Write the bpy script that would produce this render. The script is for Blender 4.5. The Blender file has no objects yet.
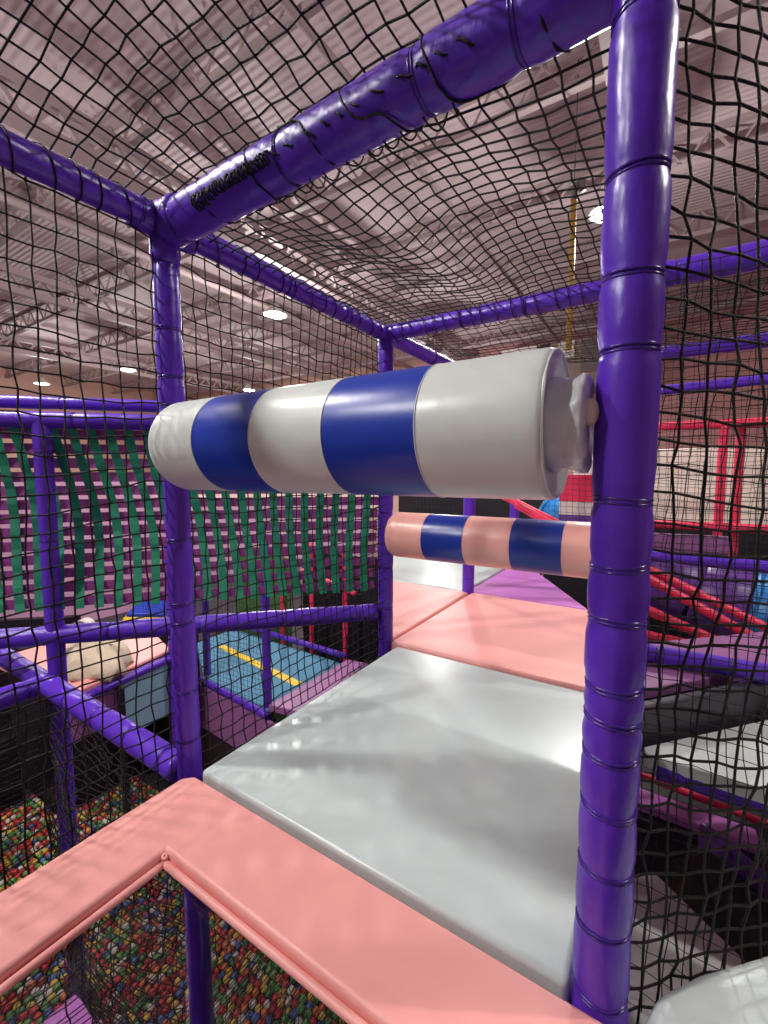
import bpy, bmesh, math, random
from mathutils import Vector, noise
random.seed(7)
PI = math.pi
H = 4.2                                    # eye height above the ball pit floor
scene = bpy.context.scene
COL = scene.collection
WL = {}                                    # world location of every empty / object origin


def V(x, y, z):                            # coordinates are given relative to eye level
    return Vector((x, y, z + H))


# ------------------------------------------------------------------ materials
def srgb(r, g, b):
    def f(c):
        c /= 255.0
        return c / 12.92 if c <= 0.04045 else ((c + 0.055) / 1.055) ** 2.4
    return (f(r), f(g), f(b), 1.0)


def mat(name, col, rough=0.4, bump=0.0, scale=20.0, spec=0.5, stretch=(1, 1, 1), var=0.0, coat=0.0, emit=None):
    m = bpy.data.materials.new(name)
    m.use_nodes = True
    nt = m.node_tree
    b = nt.nodes['Principled BSDF']
    b.inputs['Base Color'].default_value = col
    b.inputs['Roughness'].default_value = rough
    b.inputs['Specular IOR Level'].default_value = spec
    b.inputs['Coat Weight'].default_value = coat
    b.inputs['Coat Roughness'].default_value = 0.12
    if emit:
        b.inputs['Emission Color'].default_value = emit[0]
        b.inputs['Emission Strength'].default_value = emit[1]
    if bump or var:
        tc = nt.nodes.new('ShaderNodeTexCoord')
        mp = nt.nodes.new('ShaderNodeMapping')
        mp.inputs['Scale'].default_value = stretch
        nz = nt.nodes.new('ShaderNodeTexNoise')
        nz.inputs['Scale'].default_value = scale
        nz.inputs['Detail'].default_value = 4
        nt.links.new(tc.outputs['Object'], mp.inputs['Vector'])
        nt.links.new(mp.outputs['Vector'], nz.inputs['Vector'])
        if bump:
            bp = nt.nodes.new('ShaderNodeBump')
            bp.inputs['Strength'].default_value = bump
            bp.inputs['Distance'].default_value = 0.02
            nt.links.new(nz.outputs['Fac'], bp.inputs['Height'])
            nt.links.new(bp.outputs['Normal'], b.inputs['Normal'])
        if var:
            mx = nt.nodes.new('ShaderNodeMix')
            mx.data_type = 'RGBA'
            mx.inputs[6].default_value = tuple(c * (1 - var) for c in col[:3]) + (1,)
            mx.inputs[7].default_value = tuple(min(1, c * (1 + var)) for c in col[:3]) + (1,)
            nt.links.new(nz.outputs['Fac'], mx.inputs[0])
            nt.links.new(mx.outputs[2], b.inputs['Base Color'])
    return m


M = {}
PURPLE = srgb(89, 43, 186)
M['purple'] = mat('purple_vinyl', PURPLE, 0.33, 0.35, 11, stretch=(1, 1, 0.5))
M['purple_far'] = mat('purple_vinyl_far', PURPLE, 0.3, 0.2, 10)
M['tie'] = mat('purple_tie', srgb(66, 34, 140), 0.2)
M['net'] = mat('black_twine', srgb(24, 21, 21), 0.55, 0.8, 400, spec=0.4)
M['white'] = mat('white_vinyl', srgb(222, 230, 226), 0.3, 0.10, 6)
M['deck'] = mat('deck_vinyl', srgb(200, 213, 213), 0.26, 0.06, 4, var=0.04)
M['mat_white'] = mat('corner_vinyl', srgb(214, 226, 224), 0.3, 0.02, 3)
M['blue'] = mat('blue_vinyl', srgb(26, 60, 176), 0.32, 0.06, 6)
M['navy'] = mat('navy_vinyl', srgb(24, 52, 150), 0.3, 0.06, 6)
M['pink'] = mat('pink_vinyl', srgb(244, 168, 163), 0.42, 0.08, 5)
M['pinkpale'] = mat('pale_pink_vinyl', srgb(242, 176, 166), 0.32, 0.05, 5)
M['lilac'] = mat('lilac_vinyl', srgb(196, 118, 200), 0.33, 0.1, 6)
M['mauve'] = mat('mauve_vinyl', srgb(150, 95, 150), 0.45, 0.1, 6, var=0.15)
M['silver'] = mat('silver_fabric', srgb(226, 230, 234), 0.28, 0.3, 9)
M['cream'] = mat('cream_plastic', srgb(236, 226, 196), 0.4)
M['green'] = mat('green_webbing', srgb(22, 140, 106), 0.6, 0.3, 300)
M['magenta'] = mat('magenta_webbing', srgb(160, 66, 152), 0.6, 0.3, 300)
M['red'] = mat('red_vinyl', srgb(232, 52, 92), 0.35, 0.2, 10)
M['dark'] = mat('dark_vinyl', srgb(52, 48, 62), 0.4, 0.1, 6)
M['black'] = mat('black_vinyl', srgb(24, 20, 30), 0.45, 0.1, 6)
M['grey'] = mat('grey_vinyl', srgb(226, 226, 226), 0.28, 0.1, 4)
M['lightblue'] = mat('light_blue_vinyl', srgb(150, 196, 214), 0.4, 0.1, 5)
M['carpet'] = mat('blue_carpet', srgb(84, 136, 168), 0.9, 0.5, 60, var=0.25)
M['yellow'] = mat('yellow_vinyl', srgb(232, 196, 50), 0.4)
M['palelilac'] = mat('pale_lilac_vinyl', srgb(228, 176, 212), 0.45, 0.05, 5)
M['brass'] = mat('brass_paint', srgb(172, 132, 50), 0.5)
M['sky'] = mat('sky_blue_plastic', srgb(40, 130, 205), 0.35)
M['violet'] = mat('violet_plastic', srgb(104, 62, 150), 0.35)
M['beige'] = mat('beige_canvas', srgb(196, 178, 158), 0.8, 0.8, 6, var=0.2)
M['creamwall'] = mat('cream_vinyl', srgb(240, 226, 214), 0.5, 0.05, 5)
M['leaf'] = mat('green_mottle', srgb(70, 110, 60), 0.7, 0.5, 30, var=0.6)
M['wall'] = mat('painted_wall', srgb(214, 174, 160), 0.85, 0.05, 8, var=0.03)
M['wallpink'] = mat('pink_painted_wall', srgb(212, 156, 156), 0.85, 0.05, 8, var=0.03)
M['steel'] = mat('painted_steel', srgb(164, 145, 147), 0.6)
M['steeldark'] = mat('dark_steel', srgb(104, 92, 92), 0.6)
M['floor'] = mat('floor_rubber', srgb(60, 52, 64), 0.8, 0.2, 30, var=0.2)
M['loft'] = mat('loft_panel', srgb(140, 118, 108), 0.7, 0.1, 5, var=0.2)
M['pale'] = mat('pale_panel', srgb(220, 205, 200), 0.6)
M['housing'] = mat('lamp_housing', srgb(210, 205, 200), 0.5)
M['lens'] = mat('lamp_lens', srgb(255, 240, 220), 0.4, emit=((1.0, 0.86, 0.70, 1), 14.0))

# corrugated roof deck: ridges run along X
m = bpy.data.materials.new('corrugated_deck')
m.use_nodes = True
nt = m.node_tree
b = nt.nodes['Principled BSDF']
b.inputs['Base Color'].default_value = srgb(206, 186, 190)
b.inputs['Roughness'].default_value = 0.6
tc = nt.nodes.new('ShaderNodeTexCoord')
wv = nt.nodes.new('ShaderNodeTexWave')
wv.wave_type = 'BANDS'
wv.bands_direction = 'Y'
wv.inputs['Scale'].default_value = 3.0
wv.inputs['Distortion'].default_value = 0.0
bp = nt.nodes.new('ShaderNodeBump')
bp.inputs['Strength'].default_value = 0.35
bp.inputs['Distance'].default_value = 0.03
nt.links.new(tc.outputs['Object'], wv.inputs['Vector'])
nt.links.new(wv.outputs['Fac'], bp.inputs['Height'])
nt.links.new(bp.outputs['Normal'], b.inputs['Normal'])
M['ceiling'] = m

# clear acrylic sheet
m = bpy.data.materials.new('clear_acrylic')
m.use_nodes = True
nt = m.node_tree
nt.nodes.remove(nt.nodes['Principled BSDF'])
out = nt.nodes['Material Output']
tr = nt.nodes.new('ShaderNodeBsdfTransparent')
tr.inputs['Color'].default_value = (0.77, 0.77, 0.80, 1)
gl = nt.nodes.new('ShaderNodeBsdfGlossy')
gl.inputs['Roughness'].default_value = 0.03
fr = nt.nodes.new('ShaderNodeFresnel')
geo = nt.nodes.new('ShaderNodeNewGeometry')
ior = nt.nodes.new('ShaderNodeMapRange')                # the same reflectance on entering and on leaving the sheet
ior.inputs['To Min'].default_value = 1.49
ior.inputs['To Max'].default_value = 1 / 1.49
nt.links.new(geo.outputs['Backfacing'], ior.inputs['Value'])
nt.links.new(ior.outputs['Result'], fr.inputs['IOR'])
mx = nt.nodes.new('ShaderNodeMixShader')
nt.links.new(fr.outputs[0], mx.inputs[0])
nt.links.new(tr.outputs[0], mx.inputs[1])
nt.links.new(gl.outputs[0], mx.inputs[2])
nt.links.new(mx.outputs[0], out.inputs['Surface'])
M['acrylic'] = m
BALLC = {'red': srgb(186, 48, 54), 'green': srgb(82, 142, 76), 'yellow': srgb(206, 172, 74), 'blue': srgb(70, 104, 160),
         'white': srgb(206, 198, 184), 'orange': srgb(204, 108, 62)}
for k, c in BALLC.items():
    M['ball_' + k] = mat('ball_' + k, c, 0.35)


# ------------------------------------------------------------------ mesh collector
def frame(d):
    d = d.normalized()
    a = Vector((0, 0, 1)) if abs(d.z) < 0.9 else Vector((1, 0, 0))
    u = d.cross(a).normalized()
    return d, u, d.cross(u).normalized()


class MB:
    def __init__(s):
        s.v, s.f, s.mi = [], [], []

    def add(s, vs, fs, mi=0):
        n = len(s.v)
        s.v += vs
        s.f += [tuple(i + n for i in f) for f in fs]
        s.mi += [mi] * len(fs)

    def rings(s, rings, caps=True, mi=0, closed=False):
        k = len(rings[0])
        vs = [p for r in rings for p in r]
        fs = []
        n = len(rings)
        for i in range(n if closed else n - 1):
            j = (i + 1) % n
            for a in range(k):
                c = (a + 1) % k
                fs.append((i * k + a, i * k + c, j * k + c, j * k + a))
        if caps and not closed:
            fs.append(tuple(range(k))[::-1])
            fs.append(tuple((n - 1) * k + a for a in range(k)))
        s.add(vs, fs, mi)
        return s

    def tube(s, pts, r, sides=8, caps=True, mi=0, closed=False):
        n = len(pts)
        rings = []
        u = None
        for i, p in enumerate(pts):
            if closed:
                d = pts[(i + 1) % n] - pts[i - 1]
            else:
                d = pts[min(i + 1, n - 1)] - pts[max(i - 1, 0)]
            d = d.normalized()
            if u is None:
                _, u, _ = frame(d)
            else:
                u = (u - d * u.dot(d))
                u = u.normalized() if u.length > 1e-6 else frame(d)[1]
            w = d.cross(u)
            rr = r[i] if isinstance(r, (list, tuple)) else r
            rings.append([p + u * (rr * math.cos(2 * PI * a / sides)) + w * (rr * math.sin(2 * PI * a / sides)) for a in range(sides)])
        return s.rings(rings, caps, mi, closed)

    def ring(s, c, axis, R, r, sides=6, n=28, mi=0, squash=1.0):
        d, u, w = frame(axis)
        rings = []
        for i in range(n):
            t = 2 * PI * i / n
            e = u * math.cos(t) + w * math.sin(t)
            rings.append([c + e * (R + r * math.cos(2 * PI * a / sides)) + d * (r * squash * math.sin(2 * PI * a / sides)) for a in range(sides)])
        return s.rings(rings, False, mi, True)

    def lathe(s, c, axis, prof, n=32, caps=True, mi=0):
        d, u, w = frame(axis)
        return s.rings([[c + d * h + (u * math.cos(2 * PI * i / n) + w * math.sin(2 * PI * i / n)) * r for i in range(n)] for h, r in prof], caps, mi)

    def box(s, c, size, X=Vector((1, 0, 0)), Y=Vector((0, 1, 0)), Z=Vector((0, 0, 1)), mi=0):
        a, b_, g = X * size[0] / 2, Y * size[1] / 2, Z * size[2] / 2
        vs = [c - a - b_ - g, c + a - b_ - g, c + a + b_ - g, c - a + b_ - g, c - a - b_ + g, c + a - b_ + g, c + a + b_ + g, c - a + b_ + g]
        s.add(vs, [(3, 2, 1, 0), (4, 5, 6, 7), (0, 1, 5, 4), (1, 2, 6, 5), (2, 3, 7, 6), (3, 0, 4, 7)], mi)
        return s

    def beam(s, p, q, w, h, mi=0):
        d = q - p
        L = d.length
        d = d / L
        a = Vector((0, 0, 1)) if abs(d.z) < 0.9 else Vector((1, 0, 0))
        y = a.cross(d).normalized()
        return s.box((p + q) / 2, (L, w, h), d, y, d.cross(y))

    def bevelled(s, polys, off, seg=3, mi=0):
        """a solid given as (vertices, faces) with all its edges rounded"""
        vs, fs = polys
        bm = bmesh.new()
        bv = [bm.verts.new(v) for v in vs]
        for f in fs:
            bm.faces.new([bv[i] for i in f])
        bmesh.ops.recalc_face_normals(bm, faces=bm.faces)
        bmesh.ops.bevel(bm, geom=list(bm.edges), offset=off, segments=seg, profile=0.5, affect='EDGES', clamp_overlap=True)
        bm.verts.index_update()
        s.add([v.co.copy() for v in bm.verts], [tuple(v.index for v in f.verts) for f in bm.faces], mi)
        bm.free()
        return s

    def slab(s, pts, thick, off=0.02, seg=3, mi=0):
        """rounded pad: pts are the corners of its top face"""
        n = len(pts)
        nrm = (pts[1] - pts[0]).cross(pts[2] - pts[0]).normalized()
        if nrm.z < -1e-6:
            nrm = -nrm
        vs = list(pts) + [p - nrm * thick for p in pts]
        fs = [tuple(range(n)), tuple(range(2 * n - 1, n - 1, -1))]
        fs += [(i, (i + 1) % n, (i + 1) % n + n, i + n) for i in range(n)]
        return s.bevelled((vs, fs), off, seg, mi)


def tag(o, label, cat, group=None, kind=None):
    if label:
        o['label'] = label
    if cat:
        o['category'] = cat
    if group:
        o['group'] = group
    if kind:
        o['kind'] = kind
    return o


def empty(name, base, label, cat, group=None):
    o = bpy.data.objects.new(name, None)
    o.empty_display_size = 0.1
    o.location = base
    COL.objects.link(o)
    WL[o] = base.copy()
    return tag(o, label, cat, group)


def mesh(name, mb, mats, parent=None, base=None, smooth=True, wn=False):
    """links what an MB holds as one mesh object"""
    org = base if base is not None else (WL[parent] if parent is not None else Vector((0, 0, 0)))
    me = bpy.data.meshes.new(name)
    me.from_pydata([tuple(v - org) for v in mb.v], [], mb.f)
    for k in (mats if isinstance(mats, (list, tuple)) else [mats]):
        me.materials.append(M[k])
    me.polygons.foreach_set('material_index', mb.mi)
    if smooth:
        me.polygons.foreach_set('use_smooth', [True] * len(mb.f))
    me.update()
    o = bpy.data.objects.new(name, me)
    COL.objects.link(o)
    if parent is not None:
        o.parent = parent
        o.location = org - WL[parent]
    else:
        o.location = org
    WL[o] = org.copy()
    if wn:
        w = o.modifiers.new('normals', 'WEIGHTED_NORMAL')
        w.keep_sharp = True
    return o


def lerp(a, b, t):
    return a + (b - a) * t


# ------------------------------------------------------------------ padded frame: posts and beams
def sleeve(p, q, R, ties, sides=28, step=0.02, seed=0, pinch=0.10):
    rnd = random.Random(seed)
    L = (q - p).length
    d, u, w = frame(q - p)
    n = max(2, int(L / step))
    hs = [L * i / n for i in range(n + 1)]
    ph = [rnd.uniform(0, 6.28) for _ in range(6)]
    rings = []
    for h in hs:
        dist = min([abs(h - t) for t in ties] + [9])
        r = R * (1 - pinch * math.exp(-(dist / 0.014) ** 2))
        ring = []
        for a in range(sides):
            t = 2 * PI * a / sides
            k = 1 + 0.012 * math.sin(2 * t + ph[0] + 9 * h) + 0.010 * math.sin(3 * t + ph[1] - 23 * h) + 0.006 * math.sin(5 * t + ph[2] + 47 * h)
            ring.append(p + d * h + (u * math.cos(t) + w * math.sin(t)) * (r * k))
        rings.append(ring)
    return MB().rings(rings)


def padded(name, p, q, R, label, cat, ties=(), seed=0, far=False, group=None, colour=None, tilt=0.12, joint=True):
    """a steel tube in a padded vinyl sleeve with ties drawn round it"""
    base = p if p.z <= q.z else q
    t = empty(name, base, label, cat, group)
    rnd = random.Random(seed + 100)
    ck = colour or ('purple_far' if far else 'purple')
    mesh('foam_sleeve', sleeve(p, q, R, list(ties), 16 if far else 32, 0.06 if far else 0.018, seed), ck, t)
    d, u, w = frame(q - p)
    for h in ties:
        ax = (d + u * rnd.uniform(-tilt, tilt) + w * rnd.uniform(-tilt, tilt)).normalized()
        m_ = MB()
        c = p + d * h
        if far:
            m_.ring(c, ax, R * 0.95, R * 0.07, 5, 16)
        else:
            m_.ring(c + d * 0.0035, ax, R * 0.925, 0.0026, 6, 36)
            m_.ring(c - d * 0.0035, ax, R * 0.92, 0.0024, 6, 36)
            e = u * math.cos(rnd.uniform(0, 6.28)) + w * math.sin(rnd.uniform(0, 6.28))
        mesh('cable_tie', m_, 'tie' if ck.startswith('purple') else ck, t)
    return t


R0 = 0.045
ZB = 0.727                                 # height of the top beams
DK = -0.905                                # height of the deck mats
P1 = (-0.058, 0.797)
P2 = (-1.262, 0.797)
P3 = (-1.262, 1.99)
P4 = (-0.082, 1.99)
P5 = (-1.262, 3.19)
P6 = (-1.262, 4.39)
Q = (-2.365, 0.855)
FL = -H


def post(xy, z0, z1, label, tz=(), **k):
    return padded('padded_post', V(xy[0], xy[1], z0), V(xy[0], xy[1], z1), k.pop('R', R0), label, 'post', [z - z0 for z in tz], **k)


post(P1, FL, 1.02, 'large purple padded post touching the open end of the white and blue roller', tz=(0.90, 0.665, 0.445, 0.30, 0.19, -0.04, -0.145, -0.235, -0.345, -0.40, -0.46, -0.555, -0.665, -0.77, -0.90, -1.2, -1.6), seed=1)
padded('padded_post', V(-1.205, P2[1], FL), V(-1.280, P2[1], ZB + .02), 0.037, 'purple padded post behind the closed end of the white and blue roller', 'post', [z - FL for z in (0.62, 0.43, 0.29, 0.20, -0.20, -0.40, -0.46, -0.68, -0.84, -1.3, -1.9)], seed=2)
post(P3, FL, ZB, 'purple padded post at the far corner of the white deck beside the pink roller', tz=(0.5, -0.2, -0.5, -0.72), seed=3, R=0.041)
post(P4, FL, ZB + 0.03, 'purple padded post mostly hidden behind the largest post', tz=(0.6, 0.2, -0.2, -0.6), seed=4, far=True)
post(P5, FL, ZB, 'thin purple post standing at the corner of the white, pink and lilac mats', tz=(0.2, -0.55, -0.8), seed=5, far=True)
post(P6, FL, ZB, 'thin purple post behind the blue band of the pink roller, beyond the lilac mat', tz=(0.2, -0.6), seed=6, far=True)
post(Q, FL, 0.262, 'purple padded post holding the outer end of the woven strap panel', tz=(0.1, -0.3, -0.6, -1.1, -1.6), seed=7, R=0.037)
post((-4.60, 3.20), FL, -0.6, 'thin dark purple post at the corner of the blue carpeted ramp nearest the pink mat', tz=(-1.2, -2.0), seed=8, far=True)
post((-3.42, 3.08), FL, -0.6, 'thin dark purple post on the near edge of the blue ramp by its yellow stripe', tz=(-1.2, -2.0), seed=9, far=True)
post((-4.42, 2.66), FL, -0.7, 'thin purple post at the corner of the light blue wall below the pink mat', tz=(-1.5, -2.4), seed=10, far=True)
post((-4.30, 2.05), FL, -2.0, 'short black post in front of the light blue wall panel', colour='black', tz=(-2.8,), seed=11, far=True, R=0.035)
post((-4.75, 1.72), FL, -0.8, 'thin purple post beside the crumpled beige cover on the pink mat', tz=(-1.5,), seed=12, far=True, R=0.04)


def beam(a, b_, label, ties=(), seed=0, **k):
    return padded('padded_beam', a, b_, k.pop('R', R0), label, 'beam', ties, seed=seed, **k)


def spaced(L, n, off=0.06):
    return [off + (L - 2 * off) * i / max(1, n - 1) for i in range(n)]


g = R0 * 0.55
beam(V(P2[0] + g, P2[1], ZB - .012), V(P1[0] - g, P1[1], ZB + .022), 'purple padded overhead beam above the white and blue roller, black cord laced along it', (0.05, 0.47, 0.82, 1.0), 21, R=0.057)
beam(V(P2[0], P2[1] - g, ZB), V(P2[0], -0.55, ZB - .04), 'purple padded overhead beam running from the near corner joint towards the viewer', (0.06, 0.5, 0.9), 22, R=0.038)
beam(V(P2[0], P2[1] + g, ZB), V(P3[0], P3[1] - g, ZB), 'purple padded overhead beam along the netted side of the white deck', (0.05, 0.45, 0.8), 23, R=0.038)
beam(V(P3[0] + g, P3[1], ZB), V(P4[0] - g, P4[1], ZB), 'purple padded overhead beam above the pink and blue roller', (0.1, 0.4, 0.7, 1.0), 24, R=0.040)
beam(V(P4[0] + g, P4[1], ZB + 0.01), V(1.2, P4[1], ZB + 0.01), 'purple padded overhead beam leaving the half-hidden post beyond the largest post', (0.06, 0.4, 0.8), 25)
beam(V(P3[0], P3[1] + g, ZB), V(P5[0], P5[1], ZB), 'purple padded overhead beam running on past the far corner post beyond the roller', (0.1, 0.5, 0.9), 26, far=True)
beam(V(-0.10, 3.19, ZB), V(1.2, 3.19, ZB), 'upper of the two distant purple overhead beams seen through the net', (0.3, 0.6, 0.9), 27, far=True, R=0.04)
beam(V(-0.10, 4.39, ZB - 0.03), V(1.3, 4.39, ZB), 'lower of the two distant purple overhead beams seen through the net', (0.3, 0.6, 0.9), 28, far=True, R=0.04)
dq = Vector((Q[0] - P3[0], Q[1] - P3[1], 0)).normalized()
pq = V(P3[0], P3[1], 0) + dq * 0.05
qq = V(Q[0], Q[1], 0) - dq * 0.02
qx = V(Q[0], Q[1], 0) + dq * 0.75
UP = Vector((0, 0, 1))
beam(pq + UP * 0.243, qx + UP * 0.243, 'purple padded beam along the top edge of the woven strap panel', (0.2, 0.6, 1.0, 1.4, 1.8), 29, R=0.038)
beam(pq + UP * 0.335 + Vector((-.08, .08, 0)), qx + UP * 0.335 + Vector((-.08, .08, 0)), 'thinner purple beam just above and behind the top of the woven strap panel', (0.5, 1.0, 1.5), 30, far=True, R=0.03)
beam(pq + UP * -0.745, qx + UP * -0.745, 'purple padded rail running below the woven strap panel', (0.1, 0.5, 0.9, 1.3), 31)
beam(V(P2[0] - g, P2[1] - 0.01, -0.955), V(-3.3, 0.82, -0.955), 'purple padded deck rail running out from the foot of the near corner post', (0.08, 0.3, 0.55, 0.8, 1.05, 1.4), 32, R=0.044)
beam(V(Q[0], Q[1] - g, -0.96), V(Q[0], -0.3, -0.96), 'short purple deck rail branching off below the post of the woven panel', (0.1, 0.3, 0.5), 33)
beam(V(0.02, 1.965, -1.15), V(1.2, 1.965, -1.15), 'purple padded deck beam under the white triangular mat', (0.1, 0.4), 34)
beam(V(-0.2, 2.53, -0.90), V(1.2, 2.60, -0.90), 'purple padded beam above the mauve mat and dark kerb', (0.2, 0.5, 0.8), 35)
beam(V(-0.2, 4.0, -0.63), V(1.3, 4.0, -0.66), 'thin purple rail crossing below the red frame', (0.3, 0.7), 36, far=True)
beam(V(-4.26, 1.62, -1.98), V(-4.44, 2.68, -1.98), 'purple rail along the edge of the raised pink mat behind the nets', (0.2, 0.6), 37, far=True, R=0.04)
beam(V(-4.62, 3.13, -2.47), V(-3.34, 3.0, -2.47), 'purple rail along the near edge of the blue carpeted ramp', (0.3, 0.8), 38, far=True, R=0.04)
beam(V(-3.4, 4.38, -2.34), V(-5.6, 4.45, -2.34), 'purple rail along the far edge of the blue carpeted ramp', (0.4,), 39, far=True, R=0.04)

# corner clamp of vinyl where the near beams meet
t = empty('corner_wrap', V(P2[0], P2[1], ZB), 'crumpled purple vinyl wrap around the joint of the near overhead beams', 'wrap')
mb = MB()
for d, L, q in ((Vector((1, 0, 0)), .1, 1.1), (Vector((0, -1, 0)), .1, .84), (Vector((0, 1, 0)), .1, .84), (Vector((-.02, 0, -1)), .11, .80)):
    c = V(P2[0] - .012, P2[1], ZB)
    mb.lathe(c, d, [(0.0, 0.05 * q), (0.03, 0.055 * q), (L * 0.55, 0.052 * q), (L * .8, 0.054 * q), (L, 0.047 * q)], 24)
mesh('wrap_cover', mb, 'purple', t)

# ------------------------------------------------------------------ nets
def wob(u, v, s, k):
    return math.sin(u * 0.61 * k + s) * math.cos(v * 0.47 * k + 1.7 * s) + 0.5 * math.sin(u * 1.3 * k - v * 0.9 * k + 2.3 * s)


def net(fn, nu, nv, r, sides=5, sub=2, jit=0.003, seed=0):
    """knotted square mesh: fn(u, v) gives the cloth's shape, u and v count cells"""
    rnd = random.Random(seed)
    J = {(i, j): Vector((rnd.gauss(0, 1), rnd.gauss(0, 1), rnd.gauss(0, 1))) * jit for i in range(nu + 1) for j in range(nv + 1)}

    def S(u, v):
        i0, j0 = min(int(u), nu - 1), min(int(v), nv - 1)
        a, c = u - i0, v - j0
        e = J[i0, j0] * (1 - a) * (1 - c) + J[i0 + 1, j0] * a * (1 - c) + J[i0, j0 + 1] * (1 - a) * c + J[i0 + 1, j0 + 1] * a * c
        return fn(u, v) + e
    mb = MB()
    for i in range(nu + 1):
        mb.tube([S(i, j / sub) for j in range(nv * sub + 1)], r, sides)
    for j in range(nv + 1):
        mb.tube([S(i / sub, j) for i in range(nu * sub + 1)], r, sides)
    return mb


def add_net(mb, base, label, lacing=None):
    t = empty('safety_net', base, label, 'net')
    mesh('netting', mb, 'net', t)
    for l_ in lacing or ():
        mesh('lacing_cord', l_, 'net', t)
    return t


def coil(p, q, R, pitch, r=0.0022, seed=0, loose=0.25):
    rnd = random.Random(seed)
    d, u, w = frame(q - p)
    L = (q - p).length
    n = int(L / pitch * 14)
    pts = []
    ph = rnd.uniform(0, 6)
    for i in range(n + 1):
        h = L * i / n
        t = 2 * PI * h / pitch + ph + 1.2 * math.sin(h * 31 + ph)
        rr = R * (1.03 + loose * max(0, math.sin(h * 17 + ph)) * max(0, math.sin(t)))
        if loose >= 1:
            rr *= 1 + rnd.uniform(-.35, .35)
        pts.append(p + d * h + (u * math.cos(t) + w * math.sin(t)) * rr)
    return MB().tube(pts, r, 5)


def joinmb(*ms):
    o = MB()
    for m_ in ms:
        o.add(m_.v, m_.f)
    return o


C = 0.047
NX = -1.262


def side(y0, y1, z0, z1, bulge, seed):
    nu = round((y1 - y0) / C)
    nv = round((z1 - z0) / C)

    def fn(u, v):
        a, b2 = u / nu, v / nv
        e = math.sin(PI * a) * math.sin(PI * b2)
        return V(NX - 0.012 + bulge * e + 0.010 * wob(u, v, seed, 0.35), y0 + (y1 - y0) * a + 0.006 * wob(v, u, seed + 1, 0.4), z0 + (z1 - z0) * b2 - 0.012 * e + 0.009 * wob(u, v, seed + 2, 0.45))
    return fn, nu, nv


RN = 0.0024
f_, a_, b_ = side(-0.52, P2[1], -0.98, ZB, -0.02, 1)
add_net(net(f_, a_, b_, RN, 5, 2, 0.0025, 1), V(NX, 0, -0.98), 'black side net hanging from the beam beside the pink frame',
        (coil(V(NX, 0.75, ZB), V(NX, -0.5, ZB - .037), 0.040, 0.060, seed=1),))
f_, a_, b_ = side(P2[1], P3[1], -0.98, ZB, -0.03, 2)
add_net(net(f_, a_, b_, RN, 5, 2, 0.0025, 2), V(NX, 1.4, -0.98), 'black side net between the two corner posts along the white deck',
        (coil(V(NX, 0.86, ZB), V(NX, 1.95, ZB), 0.040, 0.085, seed=2), coil(V(NX - .01, P3[1] - .04, 0.66), V(NX - .01, P3[1] - .04, -0.9), 0.03, 0.05, seed=8, loose=.4)))


def lowfn(u, v):
    a, c = u / 46, v / 100
    e = math.sin(PI * a)
    return V(NX - 0.02 - 0.10 * math.sin(PI * min(1, c * 1.1)) + 0.03 * wob(u, v, 3, 0.25), -0.52 + 2.50 * a + 0.02 * wob(v, u, 4, 0.22), -3.5 + 2.5 * c + 0.05 * math.sin(a * 7) * c + 0.012 * wob(u, v, 5, 0.3))


add_net(net(lowfn, 46, 100, 0.0021, 4, 2, 0.003, 3), V(NX, 0.4, -3.5), 'sagging black net hanging below the deck rail in front of the ball pit')


def hang(ax, ay, bx, by, z0, z1, nu, nv, seed, sag):
    def fn(u, v):
        a, c = u / nu, v / nv
        e = math.sin(PI * a)
        return V(ax + (bx - ax) * a + 0.03 * wob(u, v, seed, .3), ay + (by - ay) * a - sag * math.sin(PI * c) * e + 0.03 * wob(v, u, seed + 1, .3), z0 + (z1 - z0) * c - 0.05 * e * c + 0.025 * wob(u, v, seed + 2, .25) + 0.04 * a)
    return fn


add_net(net(hang(P2[0] - .06, 0.79, -2.36, 0.80, -2.5, -1.0, 20, 58, 41, .10), 20, 58, 0.0021, 4, 2, 0.004, 21), V(-1.8, .8, -2.5), 'slack black net bunched below the deck rail that runs from the near corner post')
add_net(net(hang(-2.39, 0.76, -2.39, -0.35, -2.5, -1.0, 20, 58, 45, .02), 20, 58, 0.0021, 4, 2, 0.004, 22), V(-2.39, .2, -2.5), 'slack black net bunched below the short deck rail under the woven panel')


def roofA(u, v):
    a, c = u / 28, v / 30
    x = NX + 1.204 * a
    y = P2[1] + 0.01 - 1.32 * c
    up_ = 0.15 * math.sin(PI * min(1, a ** 0.8)) * math.sin(PI * min(1, c * 0.9 + 0.02)) + 0.03
    return V(x - 0.05 * math.sin(PI * c) * math.sin(PI * a) + 0.006 * wob(u, v, 6, .4), y + 0.07 * math.sin(PI * a) * math.sin(PI * c) * (1 - c) + 0.006 * wob(v, u, 7, .4), ZB + 0.01 + up_ + 0.012 * wob(u, v, 8, .35))


add_net(net(roofA, 28, 30, RN, 6, 3, 0.0025, 4), V(-.66, .1, ZB), 'black roof net bulging upward over the pink frame',
        (coil(V(P2[0] + .08, P2[1], ZB - .010), V(P1[0] - .1, P1[1], ZB + .020), 0.0575, 0.17, 0.0025, seed=3, loose=.12),
               coil(V(-1.06, P2[1] - .050, ZB - .026), V(-0.78, P2[1] - .050, ZB - .018), 0.011, 0.009, 0.0028, seed=4, loose=1.0),
               coil(V(-0.87, P2[1] - .052, ZB - .020), V(-0.30, P2[1] - .052, ZB - .004), 0.005, 0.045, 0.0024, seed=5, loose=1.2)))


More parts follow.
